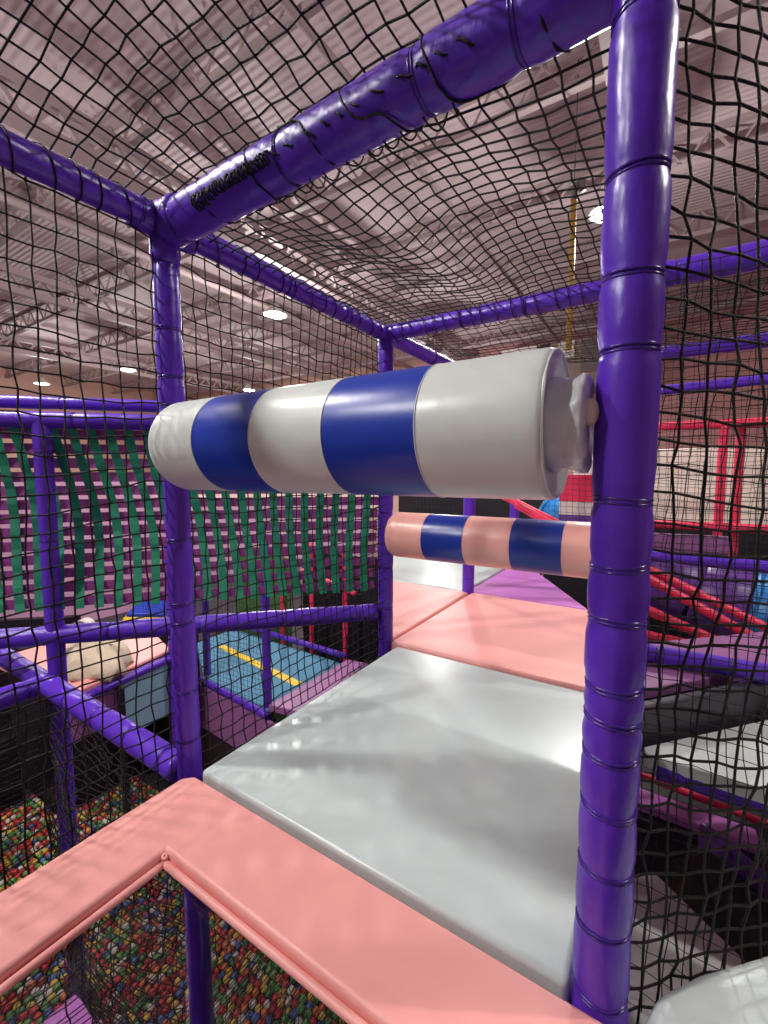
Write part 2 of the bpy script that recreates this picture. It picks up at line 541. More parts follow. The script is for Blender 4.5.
def roofB(u, v):
    a, c = u / 26, v / 27
    x = NX + 0.01 + 1.20 * a
    y = P2[1] + 0.03 + 1.17 * c
    e = math.sin(PI * a) * math.sin(PI * c)
    fold = math.exp(-((a - 0.30 - 0.25 * c) / 0.14) ** 2)
    return V(x + 0.05 * math.sin(PI * c) * fold, y, ZB - 0.035 * (1 - c) + 0.02 + 0.05 * e - 0.10 * fold * math.sin(PI * c) * (1 - .3 * c) + 0.010 * wob(u, v, 9, .35))


add_net(net(roofB, 26, 27, RN, 6, 3, 0.0025, 5), V(-.66, 1.4, ZB), 'black roof net dipping above the white deck between the two rollers',
        (coil(V(P3[0] + .04, P3[1], ZB), V(P4[0] - .04, P4[1], ZB), 0.047, 0.06, seed=6), coil(V(P2[0] + .2, P2[1] + .03, ZB - .03), V(P1[0] - .3, P1[1] + .03, ZB - .03), 0.02, 0.05, 0.002, seed=7, loose=.6)))


def roofC(u, v):
    a, c = u / 46, v / 24
    e = math.sin(PI * a) * math.sin(PI * c)
    return V(NX + 2.45 * a, P3[1] + 0.02 + 1.18 * c, ZB + 0.01 - 0.05 * e + 0.012 * wob(u, v, 10, .35))


add_net(net(roofC, 46, 24, 0.002, 4, 1, 0.003, 6), V(0, 2.6, ZB), 'black roof net over the far pink deck beyond the second overhead beam')

S2 = math.sqrt(0.5)


def diag(u, v):
    a, c = u / 23, v / 48
    t = -0.005 + 0.86 * a
    z = -0.98 + 2.0 * c
    # the cloth hangs askew: pulled down and out away from the post
    drop = 0.045 * math.sin(PI * min(1, a * 1.2)) + 0.03 * a
    bow = 0.05 * math.sin(PI * a) * math.sin(PI * c)
    sh = 0.07 * math.exp(-((c - 0.50) / 0.16) ** 2) * min(1, a * 4)
    return V(P1[0] + 0.035 + S2 * (t + sh) + S2 * bow + 0.006 * wob(u, v, 12, .5), P1[1] + 0.02 + S2 * (t + sh) - S2 * bow, z - drop * (0.35 + 0.65 * c) + 0.009 * wob(v, u, 11, .45))


add_net(net(diag, 23, 48, 0.0024, 6, 3, 0.003, 7), V(.2, 1.0, -.98), 'coarse black net stretched off the largest post across the white corner mat')


def gridY(x0, x1, y, z0, z1, cell, seed, amp=0.02):
    nu, nv = round((x1 - x0) / cell), round((z1 - z0) / cell)

    def fn(u, v):
        return V(x0 + (x1 - x0) * u / nu + .008 * wob(v, u, seed, .3), y + amp * wob(u, v, seed + 1, .25), z0 + (z1 - z0) * v / nv + .010 * wob(u, v, seed + 2, .3))
    return fn, nu, nv


g0_, a_, b_ = gridY(-0.03, 1.2, 1.90, -2.1, ZB, 0.050, 20)


def f_(u, v):
    p = g0_(u, v)
    p.y -= 0.55 * max(0.0, (H - 1.0) - p.z) ** 0.8
    return p


add_net(net(f_, a_, b_, 0.0017, 4, 1, 0.003, 8), V(.5, 1.90, -2.1), 'second black net hanging behind the coarse net below the half-hidden post')
f_, a_, b_ = gridY(-0.1, 1.6, 3.24, -1.5, ZB, 0.052, 24)
add_net(net(f_, a_, b_, 0.0015, 4, 1, 0.003, 9), V(.5, 3.24, -1.5), 'third black net farther back in front of the red padded stair rails')
f_, a_, b_ = gridY(-2.5, 1.4, 4.43, -0.93, ZB, 0.052, 28)
add_net(net(f_, a_, b_, 0.0016, 4, 1, 0.003, 10), V(-.6, 4.43, -.93), 'farthest black net standing behind the white and lilac mats')
f_, a_, b_ = gridY(-5.6, -3.3, 3.0, -2.4, -1.0, 0.055, 32)
add_net(net(f_, a_, b_, 0.002, 4, 1, 0.003, 11), V(-4.4, 3.0, -2.4), 'black net standing along the near edge of the blue carpeted ramp')


# ------------------------------------------------------------------ rollers
def roller(Y, zc, x0, x1, R, bands, mats, label, neck=True):
    t = empty('padded_roller', V((x0 + x1) / 2, Y, zc - R), label, 'roller')
    L = x1 - x0
    n = 64
    mb = MB()
    d, u, w = Vector((1, 0, 0)), Vector((0, 1, 0)), Vector((0, 0, 1))

    def ringat(x, r, ruf=0.0):
        return [V(x, Y, zc) + (u * math.cos(2 * PI * a / n) + w * math.sin(2 * PI * a / n)) * (r * (1 + ruf * (0.55 * math.sin(2 * PI * a / n * 11 + 40 * x) + 0.8 * math.sin(2 * PI * a / n * 5 + 1 - 60 * x) + 0.7 * math.sin(2 * PI * a / n * 3 + 90 * x)))) for a in range(n)]
    prof = [(x0, R * .55), (x0 + .002, R * .86), (x0 + .008, R * .95), (x0 + .02, R * .99)]
    cuts = [x0 + L * i / bands for i in range(bands + 1)]
    bi = []
    seq = []
    for h, r in prof:
        seq.append((h, r, 0, 0))
    for i in range(bands):
        a, c = cuts[i], cuts[i + 1]
        xs = [a + (c - a) * k / 8 for k in range(9)]
        for k, x in enumerate(xs):
            if x < x0 + .021 or x > x1 - .009:
                continue
            pin = 0.004 if (k in (0, 8)) else 0
            seq.append((x, R * (1 - pin), i, 0.0 if x < x1 - .06 else 0.001))
    seq += [(x1 - .010, R * .995, bands - 1, 0.004), (x1 - .002, R * .975, bands - 1, 0.008), (x1, R * .94, bands - 1, 0.01), (x1 - .006, R * .86, bands - 1, 0.012), (x1 - .010, R * .7, bands - 1, 0.01), (x1 - .010, R * .3, bands - 1, 0)]
    rings = [ringat(x, r, f) for x, r, _, f in seq]
    for i in range(len(rings) - 1):
        mb.rings([rings[i], rings[i + 1]], False, 0 if seq[i + 1][2] % 2 == 0 else 1)
    mb.add(rings[0], [tuple(range(n))[::-1]])
    mb.add(rings[-1], [tuple(range(n))])
    # weld the rings so that shading runs on across them
    me = mesh('vinyl_cover', mb, mats, t)
    bm = bmesh.new()
    bm.from_mesh(me.data)
    bmesh.ops.remove_doubles(bm, verts=bm.verts, dist=1e-5)
    bm.to_mesh(me.data)
    bm.free()
    for x in cuts[1:-1]:
        mesh('seam_piping', MB().ring(V(x, Y, zc), d, R * .9985, 0.0013, 6, 64), mats[0], t)
    mesh('seam_piping', MB().ring(V(x1 - .001, Y, zc), d, R * .955, 0.0028, 6, 64), mats[0], t)
    if neck:
        nk = MB()
        npf = []
        for k in range(25):
            h = k / 24
            npf.append((-.012 + .058 * h, .60 + .025 * math.sin(h * 9)))
        npf += [(.049, .55), (.051, .48), (.050, .40), (.046, .33), (.046, .24)]
        rg = []
        for a, q in npf:
            ring = []
            for k in range(n):
                th = 2 * PI * k / n
                nz = noise.noise(Vector((2.2 * math.cos(th), 2.2 * math.sin(th), a * 38))) + .6 * noise.noise(Vector((5 * math.cos(th), 5 * math.sin(th), a * 60 + 4 * th)))
                rr = R * q * (1 + .085 * nz * min(1, max(0.1, (a + .012) / .03)))
                ring.append(V(x1 + a + .004 * nz * (a > .03), Y, zc) + (u * math.cos(th) + w * math.sin(th)) * rr)
            rg.append(ring)
        nk.rings(rg, True)
        mesh('gathered_collar', nk, 'silver', t)
        mesh('bolt_cap', MB().lathe(V(x1 + .046, Y - .034, zc + .014), d, [(0, .021), (.006, .0225), (.013, .0205), (.018, .012), (.020, .002)], 24), 'cream', t)
    ax = MB().lathe(V(x0 - 0.05, Y, zc), d, [(0, .02), (0.06, .02)], 16)
    mesh('axle', ax, 'cream', t)
    return t


roller(P1[1], 0.083, -1.206, -0.158, 0.1275, 5, ['white', 'blue'], 'white and blue banded padded roller hung between the two near posts')
roller(P3[1] - 0.0, -0.315, -1.205, -0.13, 0.118, 5, ['pinkpale', 'navy'], 'pink and blue banded padded roller at the far end of the white deck', neck=True)

# ------------------------------------------------------------------ mats and pads near
def mat_thing(name, pts, thick, material, label, cat='mat', off=0.02, seg=4, group=None):
    pts = [V(*p) for p in pts]
    c = sum(pts, Vector((0, 0, 0))) / len(pts)
    base = Vector((c.x, c.y, min(p.z for p in pts) - thick))
    mb = MB().slab(pts, thick, off, seg)
    o = mesh(name, mb, material, None, base, True, True)
    return tag(o, label, cat, group)


mat_thing('deck_mat', [(-1.165, 0.775, DK), (-0.105, 0.775, DK), (-0.105, 1.945, DK), (-1.165, 1.945, DK)], 0.07, 'deck', 'glossy pale white vinyl deck mat under the white and blue roller', off=0.014)

# pink padded frame round the see-through floor panel
t = empty('floor_surround', V(-.6, 0.1, DK - .05), 'pink vinyl padded frame around the see-through floor panel above the ball pit', 'surround')
xo0, xi0, xi1, xo1 = -1.185, -0.982, -0.20, -0.03
yo1, yi1, yi0, yo0 = 0.752, 0.552, -0.30, -0.48
vs, fs = [], []
ch = 0.028
outer = [(xo0 + ch, yo1), (xo1, yo1), (xo1, yo0), (xo0, yo0), (xo0, yo1 - ch)]
inner = [(xi0, yi1), (xi1, yi1), (xi1, yi0), (xi0, yi0), (xi0, yi1)]
for z in (DK, DK - .05):
    vs += [V(x, y, z) for x, y in outer] + [V(x, y, z) for x, y in inner[:4]]
for k, fl in ((0, 1), (9, -1)):
    quads = [(0, 1, 6, 5), (1, 2, 7, 6), (2, 3, 8, 7), (3, 4, 5, 8), (4, 0, 5)]
    fs += [tuple(i + k for i in q)[::fl] for q in quads]
for i in range(5):
    fs.append((i, (i + 1) % 5, (i + 1) % 5 + 9, i + 9))
for i in range(4):
    fs.append((5 + i, 5 + (i + 1) % 4, 14 + (i + 1) % 4, 14 + i))
bm = bmesh.new()
bv = [bm.verts.new(v) for v in vs]
for f in fs:
    bm.faces.new([bv[i] for i in f])
bmesh.ops.recalc_face_normals(bm, faces=bm.faces)
sharp = [e for e in bm.edges if e.calc_face_angle(0) > 0.5]
bmesh.ops.bevel(bm, geom=sharp, offset=0.012, segments=4, profile=0.5, affect='EDGES', clamp_overlap=True)
mb = MB()
bm.verts.index_update()
mb.add([v.co.copy() for v in bm.verts], [tuple(v.index for v in f.verts) for f in bm.faces])
bm.free()
mesh('vinyl_pad', mb, 'pink', t, None, True, True)
mb = MB()
zz = DK - 0.026
cs = [V(xi0 + .009, yi1 - .009, zz), V(xi1 - .009, yi1 - .009, zz), V(xi1 - .009, yi0 + .009, zz), V(xi0 + .009, yi0 + .009, zz)]
for i in range(4):
    mb.tube([lerp(cs[i], cs[(i + 1) % 4], k / 12) for k in range(13)], 0.009, 10)
mesh('inner_piping', mb, 'pink', t)
mb = MB().ring(V(xi0 + .006, yi1 - .006, DK - .012), Vector((0.4, -0.4, 1)), 0.005, 0.004, 5, 12)
mb.ring(V(xi0 + .008, yi1 - .008, DK - .022), Vector((0.3, -0.5, 1)), 0.006, 0.004, 5, 12)
mesh('puckered_corner', mb, 'pink', t)
mb = MB().box(V((xi0 + xi1) / 2, (yi0 + yi1) / 2, DK - .041), (xi1 - xi0 - .002, yi1 - yi0 - .002, .008))
tag(mesh('acrylic_panel', mb, 'acrylic', None, V((xi0 + xi1) / 2, (yi0 + yi1) / 2, DK - .045), False), 'clear acrylic floor panel inside the pink padded frame', 'panel')

# white corner mat past the largest post
mat_thing('corner_mat', [(0.0, 0.60, DK + .012), (1.0, 0.60, DK + .012), (1.0, 1.85, DK + .012), (0.09, 0.935, DK + .012), (0.012, 0.84, DK + .012)], 0.11, 'mat_white', 'white padded corner mat at the foot of the coarse net', off=0.05, seg=6)

# far bay
mat_thing('deck_mat', [(-1.225, 1.98, DK), (-0.10, 1.98, DK), (-0.10, 3.17, DK), (-1.225, 3.17, DK)], 0.07, 'pink', 'pink vinyl deck mat behind the pink and blue roller', off=0.015)
mat_thing('deck_mat', [(-1.245, 2.04, DK), (-1.245, 3.17, DK), (-1.99, 3.17, DK), (-1.29, 2.04, DK)], 0.07, 'pink', 'tapering pink vinyl mat beside the larger pink mat, outside the thin post', off=0.015)
mat_thing('deck_mat', [(-1.99, 3.19, DK), (-1.29, 3.19, DK), (-1.29, 4.36, DK), (-2.66, 4.36, DK)], 0.07, 'deck', 'white vinyl mat beyond the pink mats, beside the lilac mat', off=0.015)
mat_thing('deck_mat', [(-1.265, 3.19, DK), (-0.40, 3.19, DK), (-0.98, 4.20, DK), (-1.265, 4.36, DK)], 0.07, 'lilac', 'lilac vinyl mat with a slanting edge beyond the pink mat', off=0.015)

# beyond the coarse net
mat_thing('triangle_mat', [(-0.02, 1.93, -1.085), (1.0, 1.90, -1.085), (1.0, 3.16, -1.085), (-0.03, 1.97, -1.085)], 0.06, 'white', 'white triangular mat behind the coarse net above a purple deck beam', off=0.008, seg=2)


def panel(name, a, b_, z0, z1, thick, material, label, cat='panel', off=0.012, group=None):
    """an upright padded panel between plan points a and b"""
    A, B = V(a[0], a[1], 0), V(b_[0], b_[1], 0)
    d = (B - A).normalized()
    nrm = Vector((-d.y, d.x, 0))
    z0, z1 = V(0, 0, z0), V(0, 0, z1)
    vs = []
    for zz in (z0.z, z1.z):
        for P_, s in ((A, 0), (B, 0), (B, 1), (A, 1)):
            vs.append(Vector((P_.x, P_.y, zz)) + nrm * thick * s)
    fs = [(3, 2, 1, 0), (4, 5, 6, 7), (0, 1, 5, 4), (1, 2, 6, 5), (2, 3, 7, 6), (3, 0, 4, 7)]
    o = mesh(name, MB().bevelled((vs, fs), off, 2), material, None, Vector(((A.x + B.x) / 2, (A.y + B.y) / 2, z0.z)), True, True)
    return tag(o, label, cat, group)


panel('kerb_pad', (-0.08, 1.96), (1.02, 3.26), -1.14, -0.945, 0.05, 'dark', 'dark vinyl kerb along the back of the white triangular mat', 'kerb')
mat_thing('deck_mat', [(-0.20, 2.02, -0.95), (0.93, 3.34, -0.95), (0.6, 3.5, -0.95), (-0.20, 2.7, -0.95)], 0.05, 'mauve', 'mauve mat above the dark kerb under the purple beam', off=0.008)
# grey slide bed below
mat_thing('slide_bed', [(0.035, 2.12, -1.70), (0.60, 1.64, -1.70), (0.25, 1.25, -1.70), (-0.32, 1.73, -1.70)], 0.08, 'grey', 'pale grey slide bed at the lower level behind the coarse net', off=0.03)
panel('side_pad', (0.10, 2.20), (0.72, 1.60), -1.95, -1.68, 0.20, 'black', 'black side pad along the lower grey slide bed', 'pad')
panel('side_wall', (0.20, 2.42), (0.95, 1.66), -2.2, -1.62, 0.04, 'violet', 'dark violet side wall beyond the black pad of the grey slide', 'wall panel')
mat_thing('foam_strip', [(-0.06, 2.98, -2.0), (0.52, 2.96, -2.0), (0.52, 3.10, -2.0), (-0.06, 3.14, -2.0)], 0.06, 'lilac', 'lilac foam strip low down behind the purple deck beam', 'strip', off=0.01)
t = padded('padded_rail', V(-0.2, 3.24, -1.97), V(0.8, 3.18, -2.02), 0.022, 'short thin red padded rail beside the low lilac strip', 'rail', (0.2, 0.4, 0.6), seed=61, far=True, colour='red')
mat_thing('padded_platform', [(-0.4, 2.92, -2.062), (1.2, 2.92, -2.062), (1.2, 4.2, -2.062), (-0.4, 4.2, -2.062)], 2.13, 'black', 'black padded platform under the low lilac strip', 'platform', off=0.01)

# red padded stair rails
rails = [((-1.25, 4.0, -0.20), (0.80, 4.0, -1.15), 'topmost of the red padded stair rails, reaching up past the pink roller'),
         ((-1.05, 3.7, -0.25), (0.70, 3.7, -1.16), 'second red padded stair rail below the topmost one'),
         ((-0.30, 3.5, -0.85), (0.62, 3.5, -1.19), 'third red padded stair rail ending near the purple beam'),
         ((-0.25, 3.42, -1.08), (0.62, 3.40, -1.125), 'lowest red padded rail lying almost level on the purple beam')]
for i, (a, c, lb) in enumerate(rails):
    p, q = V(*a), V(*c)
    L = (q - p).length
    padded('padded_rail', p, q, 0.034, lb, 'rail', spaced(L, int(L / 0.16)), seed=50 + i, far=True, colour='red', group='red stair rails')

# red frame beyond
t = empty('red_frame', V(0.2, 6.0, -1.2), 'red padded climbing frame with two close posts seen through the nets', 'frame')
for x in (0.50, 0.66):
    mesh('post', sleeve(V(x, 6.0 + (x - .5), -1.2), V(x, 6.0 + (x - .5), 0.55), 0.045, [.3, .7, 1.1, 1.5], 14, .06, 3), 'red', t)
mesh('top_rail', sleeve(V(-0.9, 6.0, 0.56), V(1.4, 6.0, 0.53), 0.05, [.4, .8, 1.2, 1.6, 2.0], 14, .06, 4), 'red', t)
mesh('middle_rail', sleeve(V(-0.9, 6.0, -0.58), V(1.4, 6.0, -0.57), 0.05, [.4, .8, 1.2, 1.6, 2.0], 14, .06, 5), 'red', t)
panel('dark_backing', (-4.4, 7.4), (-1.65, 7.4), FL, 0.1, .05, 'black', 'tall dark backing panel beyond the far net behind the pink roller')
panel('back_panel', (-1.2, 7.2), (2.4, 7.2), -0.635, 0.35, 0.05, 'creamwall', 'pale cream panel filling the red climbing frame')
panel('black_backing', (-1.6, 7.25), (2.4, 7.25), FL, -0.64, 0.05, 'black', 'black panel below the pale cream panel of the red frame')

# tube slide
t = empty('tube_slide', V(-0.3, 5.3, -2.4), 'tube slide in blue and violet sections behind the red stair rails', 'slide')
pth = [V(-1.15, 5.6, -0.62), V(-0.85, 5.5, -0.66), V(-0.5, 5.35, -0.80), V(-0.1, 5.2, -1.0), V(0.3, 5.1, -1.15), V(0.7, 5.05, -1.22), V(1.1, 5.0, -1.28), V(1.6, 5.0, -1.35)]
for i, ck in enumerate(('sky', 'sky', 'violet', 'violet', 'violet', 'sky', 'violet')):
    a, c = pth[i], pth[i + 1]
    mb = MB().lathe(a, c - a, [(0, .36), (.01, .37), ((c - a).length * .5, .36), ((c - a).length - .01, .37), ((c - a).length, .36)], 28)
    mesh('slide_section', mb, ck, t)
    mb = MB().ring(a, c - a, .365, .025, 6, 28)
    mesh('flange', mb, ck, t)
panel('chute_side', (-0.3, 4.8), (0.5, 4.9), -0.72, -0.55, .06, 'mauve', 'mauve chute side above the thin purple rail', 'pad')
for x, y, z in ((-0.5, 5.35, -1.17), (0.7, 5.05, -1.58)):
    mesh('support_leg', MB().tube([V(x, y, FL), V(x, y, z)], .05, 12), 'purple_far', t)
# checked netted tower pad beside the roller collar
t = empty('checked_pad', V(-.86, 5.0, -.6), 'padded block with red, white and violet check bands beside the roller collar', 'pad')
for z0, z1, ck in ((-.60, -.42, 'violet'), (-.42, -.28, 'pale'), (-.28, .0, 'red')):
    mb = MB().box(V(-.72, 5.0, (z0 + z1) / 2), (.44, .2, z1 - z0 - .004))
    mesh('band', mb, ck, t, smooth=False)

# ------------------------------------------------------------------ woven strap panel between the far corner post and the outer post
t = empty('woven_panel', V((P3[0] + Q[0]) / 2, (P3[1] + Q[1]) / 2, -0.66), 'woven wall panel of green upright and magenta level webbing straps', 'panel')
wl = (qx - pq).length
dd = (qx - pq).normalized()
nn = Vector((-dd.y, dd.x, 0))
if nn.dot(Vector((1, -1, 0))) < 0:
    nn = -nn
z_top, z_bot = 0.215, -0.625


def wp(s, k, off):
    """s metres along from the far post, k 0 at the top .. 1 at the bottom"""
    bow = 0.10 * math.sin(PI * k) * math.sin(PI * min(1, s / wl))
    sh = -0.09 * (k - 0.2) * (1 if k > .2 else 0.3) * math.sin(PI * min(1, max(0, (s - .2) / wl))) - 0.012 * math.sin(k * 5 + s * 4)
    return pq + dd * (s + sh) + UP * (z_top + (z_bot - z_top) * k) - nn * (bow - off)


def ribbon(pts, wid, axis):
    mb = MB()
    rings = []
    for i, p in enumerate(pts):
        d = (pts[min(i + 1, len(pts) - 1)] - pts[max(i - 1, 0)]).normalized()
        side_ = (axis - d * axis.dot(d)).normalized()
        n2 = d.cross(side_)
        rings.append([p + side_ * wid / 2 + n2 * .0012, p - side_ * wid / 2 + n2 * .0012, p - side_ * wid / 2 - n2 * .0012, p + side_ * wid / 2 - n2 * .0012])
    return mb.rings(rings)


ng = int(wl / 0.079)
nm = 13
for i in range(ng):
    s = 0.06 + i * 0.079
    mesh('green_strap', ribbon([wp(s, k / 24, 0.006 + 0.004 * math.sin(k / 24 * nm * PI + i * PI)) for k in range(25)], 0.039, dd), 'green', t, smooth=False)
for j in range(nm):
    k = (j + 0.5) / nm
    ns = ng * 2
    mesh('magenta_strap', ribbon([wp(wl * q_ / ns, k, -0.003) for q_ in range(ns + 1)], 0.046, UP), 'magenta', t, smooth=False)

# things seen through and below the woven panel
panel('wall_pad', (-14.0, 1.2), (-9.3, 5.5), FL, 0.05, 0.1, 'palelilac', 'pale lilac padded wall far behind the post of the woven panel', 'pad')
panel('wall_pad', (-9.2, 5.6), (-4.5, 7.0), -2.2, 0.05, 0.1, 'creamwall', 'long cream padded wall seen through the gaps of the woven panel', 'pad')
panel('wall_pad', (-9.0, 5.1), (-4.5, 6.5), -2.15, -0.45, 0.1, 'palelilac', 'long pale lilac padded wall low behind the woven panel', 'pad')
mat_thing('raised_mat', [(-4.28, 1.62, -1.90), (-4.48, 2.68, -1.90), (-5.6, 3.0, -1.90), (-5.9, 1.5, -1.90)], 0.07, 'pink', 'pink mat on the raised level behind the nets', off=0.02)
panel('wall_panel', (-4.30, 1.62), (-4.36, 2.05), -2.38, -2.02, 0.04, 'mauve', 'mauve wall panel under the raised pink mat')
panel('wall_panel', (-4.37, 2.08), (-4.46, 2.66), -2.6, -2.02, 0.04, 'lightblue', 'light blue wall panel under the raised pink mat')
mb = MB()
rnd = random.Random(5)
rings = []
for i in range(10):
    a = i / 9
    rings.append([V(-4.72, 2.02, -1.90) + Vector((math.cos(t_ * PI / 12) * (1 - a ** 2.2) * 0.42 * (1 + .18 * math.sin(t_ * 1.7 + 3 * a)), math.sin(t_ * PI / 12) * (1 - a ** 2.2) * 0.30 * (1 + .2 * math.sin(t_ * 2.3 + 5 * a)), 0.29 * a + .03 * math.sin(t_ * 2.9 + a * 9))) for t_ in range(24)])
rings.append([V(-4.72, 2.02, -1.60)] * 24)
mb.rings(rings)
tag(mesh('crumpled_cover', mb, 'beige', None, V(-4.72, 2.02, -1.90)), 'crumpled beige cover heaped on the raised pink mat', 'cover')
t = empty('carpeted_ramp', V(-4.4, 3.7, -2.55), 'blue carpeted ramp with a yellow stripe beyond the side net', 'ramp')
mb = MB().slab([V(-4.60, 3.14, -2.42), V(-3.36, 3.03, -2.42), V(-3.36, 4.34, -2.42), V(-5.62, 4.42, -2.42), V(-5.62, 3.75, -2.42)], .1, .02, 2)
mesh('carpet', mb, 'carpet', t, None, True, True)
mb = MB().slab([V(-5.2, 3.80, -2.414), V(-3.46, 3.54, -2.414), V(-3.44, 3.65, -2.414), V(-5.2, 3.90, -2.414)], .008, .002, 1)
mesh('yellow_stripe', mb, 'yellow', t, None, False)
mat_thing('edge_mat', [(-3.35, 3.02, -2.36), (-2.95, 3.10, -2.36), (-3.05, 4.4, -2.36), (-3.34, 4.36, -2.36)], .08, 'mauve', 'mauve edge mat closing the end of the blue carpeted ramp', off=.015)
panel('wall_panel', (-4.62, 3.10), (-3.0, 2.96), -3.05, -2.52, 0.04, 'mauve', 'mauve wall panel under the blue carpeted ramp')
panel('pit_wall', (-4.62, 3.10), (-2.0, 2.96), FL, -3.07, 0.04, 'black', 'black wall of the ball pit under the blue carpeted ramp')
panel('pit_wall', (-5.88, 3.2), (-4.66, 3.1), FL, -2.9, 0.04, 'black', 'black wall of the ball pit below the foam block')
panel('wall_panel', (-4.46, 2.72), (-4.62, 3.08), -3.0, -2.3, 0.04, 'black', 'black wall panel in the gap between the pink mat and the blue ramp')
# red frame behind the ramp
t = empty('red_frame', V(-4.1, 5.0, -2.6), 'red padded post frame standing behind the blue carpeted ramp', 'frame')
for x in (-4.95, -4.35, -3.72):
    mesh('post', sleeve(V(x, 4.8, -2.7), V(x, 4.8, -1.0), .035, [.4, .8, 1.2], 12, .06, 6), 'red', t)
mesh('rail', sleeve(V(-4.5, 4.8, -1.42), V(-3.5, 4.75, -1.62), .035, [.3, .6], 12, .06, 7), 'red', t)
panel('print_panel', (-6.2, 4.9), (-4.9, 4.9), FL, -1.3, .05, 'leaf', 'mottled green panel behind the blue carpeted ramp')
panel('black_backing', (-4.9, 5.2), (-2.4, 5.2), FL, -1.2, .05, 'black', 'black panel behind the red post frame')
# blue block with yellow trim and navy bolster
t = empty('foam_block', V(-6.4, 3.3, -1.9), 'blue foam block with a yellow border and leg below the woven panel', 'foam block')
mb = MB().slab([V(-6.42, 3.18, -1.98), V(-5.93, 3.46, -1.98), V(-6.2, 3.95, -1.84), V(-6.65, 3.6, -1.84)], .12, .03, 3)
mesh('pad', mb, 'blue', t, None, True, True)
mb = MB().tube([V(-6.42, 3.18, -2.06), V(-5.93, 3.46, -2.06), V(-6.2, 3.95, -1.92), V(-6.65, 3.6, -1.92)], .035, 8, closed=True)
mesh('border', mb, 'yellow', t)
mesh('leg', MB().beam(V(-6.38, 3.25, -2.25), V(-6.38, 3.25, -2.06), .14, .14), 'yellow', t, smooth=False)
t = empty('bolster', V(-6.3, 2.6, -1.8), 'navy bolster with a pale end band lying beside the blue foam block', 'bolster')
d = V(-6.75, 2.92, -2.10) - V(-6.4, 2.15, -2.125)
mesh('body', MB().lathe(V(-6.4, 2.15, -2.125), d, [(0, .08), (.02, .12), (.60, .12), (.62, .10)], 20), 'dark', t)
mesh('end_band', MB().lathe(V(-6.4, 2.15, -2.125) + d.normalized() * .62, d, [(0, .123), (.12, .123), (.14, .09)], 20), 'pale', t)
mat_thing('padded_platform', [(-7.4, 2.1, -2.25), (-5.92, 2.1, -2.25), (-5.92, 4.0, -2.25), (-7.4, 4.0, -2.25)], 1.94, 'black', 'black padded platform under the blue foam block and navy bolster', 'platform', off=.02)
panel('step_pad', (-8.5, 2.0), (-7.45, 3.0), FL, -2.15, .1, 'black', 'dark step pad low behind the post of the woven panel', 'pad')
# lilac panels low beside the side net
panel('wall_panel', (-5.6, 0.95), (-5.3, 1.15), -3.6, -2.1, .04, 'mauve', 'narrow mauve panel standing low behind the sagging net')
mat_thing('padded_block', [(-2.02, 0.72, -2.2), (-1.72, 0.74, -2.2), (-1.5, 0.2, -2.2), (-2.05, 0.2, -2.2)], 1.99, 'lilac', 'lilac padded block corner low under the see-through floor panel', off=.01)
panel('pit_wall', (-6.8, -1.2), (-6.8, 2.0), FL, -3.3, .12, 'black', 'black padded wall closing the far side of the ball pit', 'pad')

# ------------------------------------------------------------------ ball pit
BR = 0.030
proto = {}
def ballmesh(k, nu=12, nv=8):
    mb = MB()
    vs, fs = [Vector((0, 0, BR))], []
    for i in range(1, nv):
        th = PI * i / nv
        for j in range(nu):
            vs.append(Vector((BR * math.sin(th) * math.cos(2 * PI * j / nu), BR * math.sin(th) * math.sin(2 * PI * j / nu), BR * math.cos(th))))
    vs.append(Vector((0, 0, -BR)))
    for j in range(nu):
        fs.append((0, 1 + j, 1 + (j + 1) % nu))
        fs.append((len(vs) - 1, 1 + (nv - 2) * nu + (j + 1) % nu, 1 + (nv - 2) * nu + j))
    for i in range(nv - 2):
        for j in range(nu):
            a = 1 + i * nu + j
            b2 = 1 + i * nu + (j + 1) % nu
            fs.append((a, a + nu, b2 + nu, b2))
    return vs, fs


rnd = random.Random(11)
spots = []
row = 0
y = -0.6
while y < 2.93:
    x = -6.6 + (0.031 if row % 2 else 0)
    while x < -1.25:
        if not (x < -5.9 and y > 2.06) and not (-2.08 < x < -1.48 and 0.17 < y < 0.77):
            zz = FL + 0.10 + 0.02 * math.sin(x * 2.1) * math.cos(y * 2.7) + rnd.uniform(0, 0.03)
            spots.append((x + rnd.uniform(-.006, .006), y + rnd.uniform(-.006, .006), zz))
        x += 0.063
    y += 0.055
    row += 1
keys = list(BALLC)
weights = [30, 24, 17, 10, 14, 12]


def dist_key(s):
    return (s[0] + 2.55) ** 2 + (s[1] - 1.95) ** 2


spots.sort(key=dist_key)
bvs, bfs = ballmesh(None)
for i, s in enumerate(spots[:300]):
    k = rnd.choices(keys, weights)[0]
    if k not in proto:
        me = bpy.data.meshes.new('pit_ball')
        me.from_pydata([tuple(v) for v in bvs], [], bfs)
        me.materials.append(M['ball_' + k])
        me.polygons.foreach_set('use_smooth', [True] * len(bfs))
        o = bpy.data.objects.new('pit_ball', me)
        COL.objects.link(o)
        tag(o, 'small %s plastic ball among the others in the ball pit' % k, 'ball', '%s balls in the ball pit' % k)
        proto[k] = o
    else:
        o = proto[k].copy()
        COL.objects.link(o)
    o.location = V(*s)
sv, sf = ballmesh(None, 8, 6)
mb = MB()
for s in spots[300:]:
    c = V(*s)
    mb.add([v + c for v in sv], sf, keys.index(rnd.choices(keys, weights)[0]))
tag(mesh('ball_pit_fill', mb, ['ball_' + k for k in keys], None, V(-4, 1.5, FL)), 'mass of mixed coloured plastic balls filling the rest of the pit', 'balls', None, 'stuff')

# ------------------------------------------------------------------ the hall
ZC = 4.9


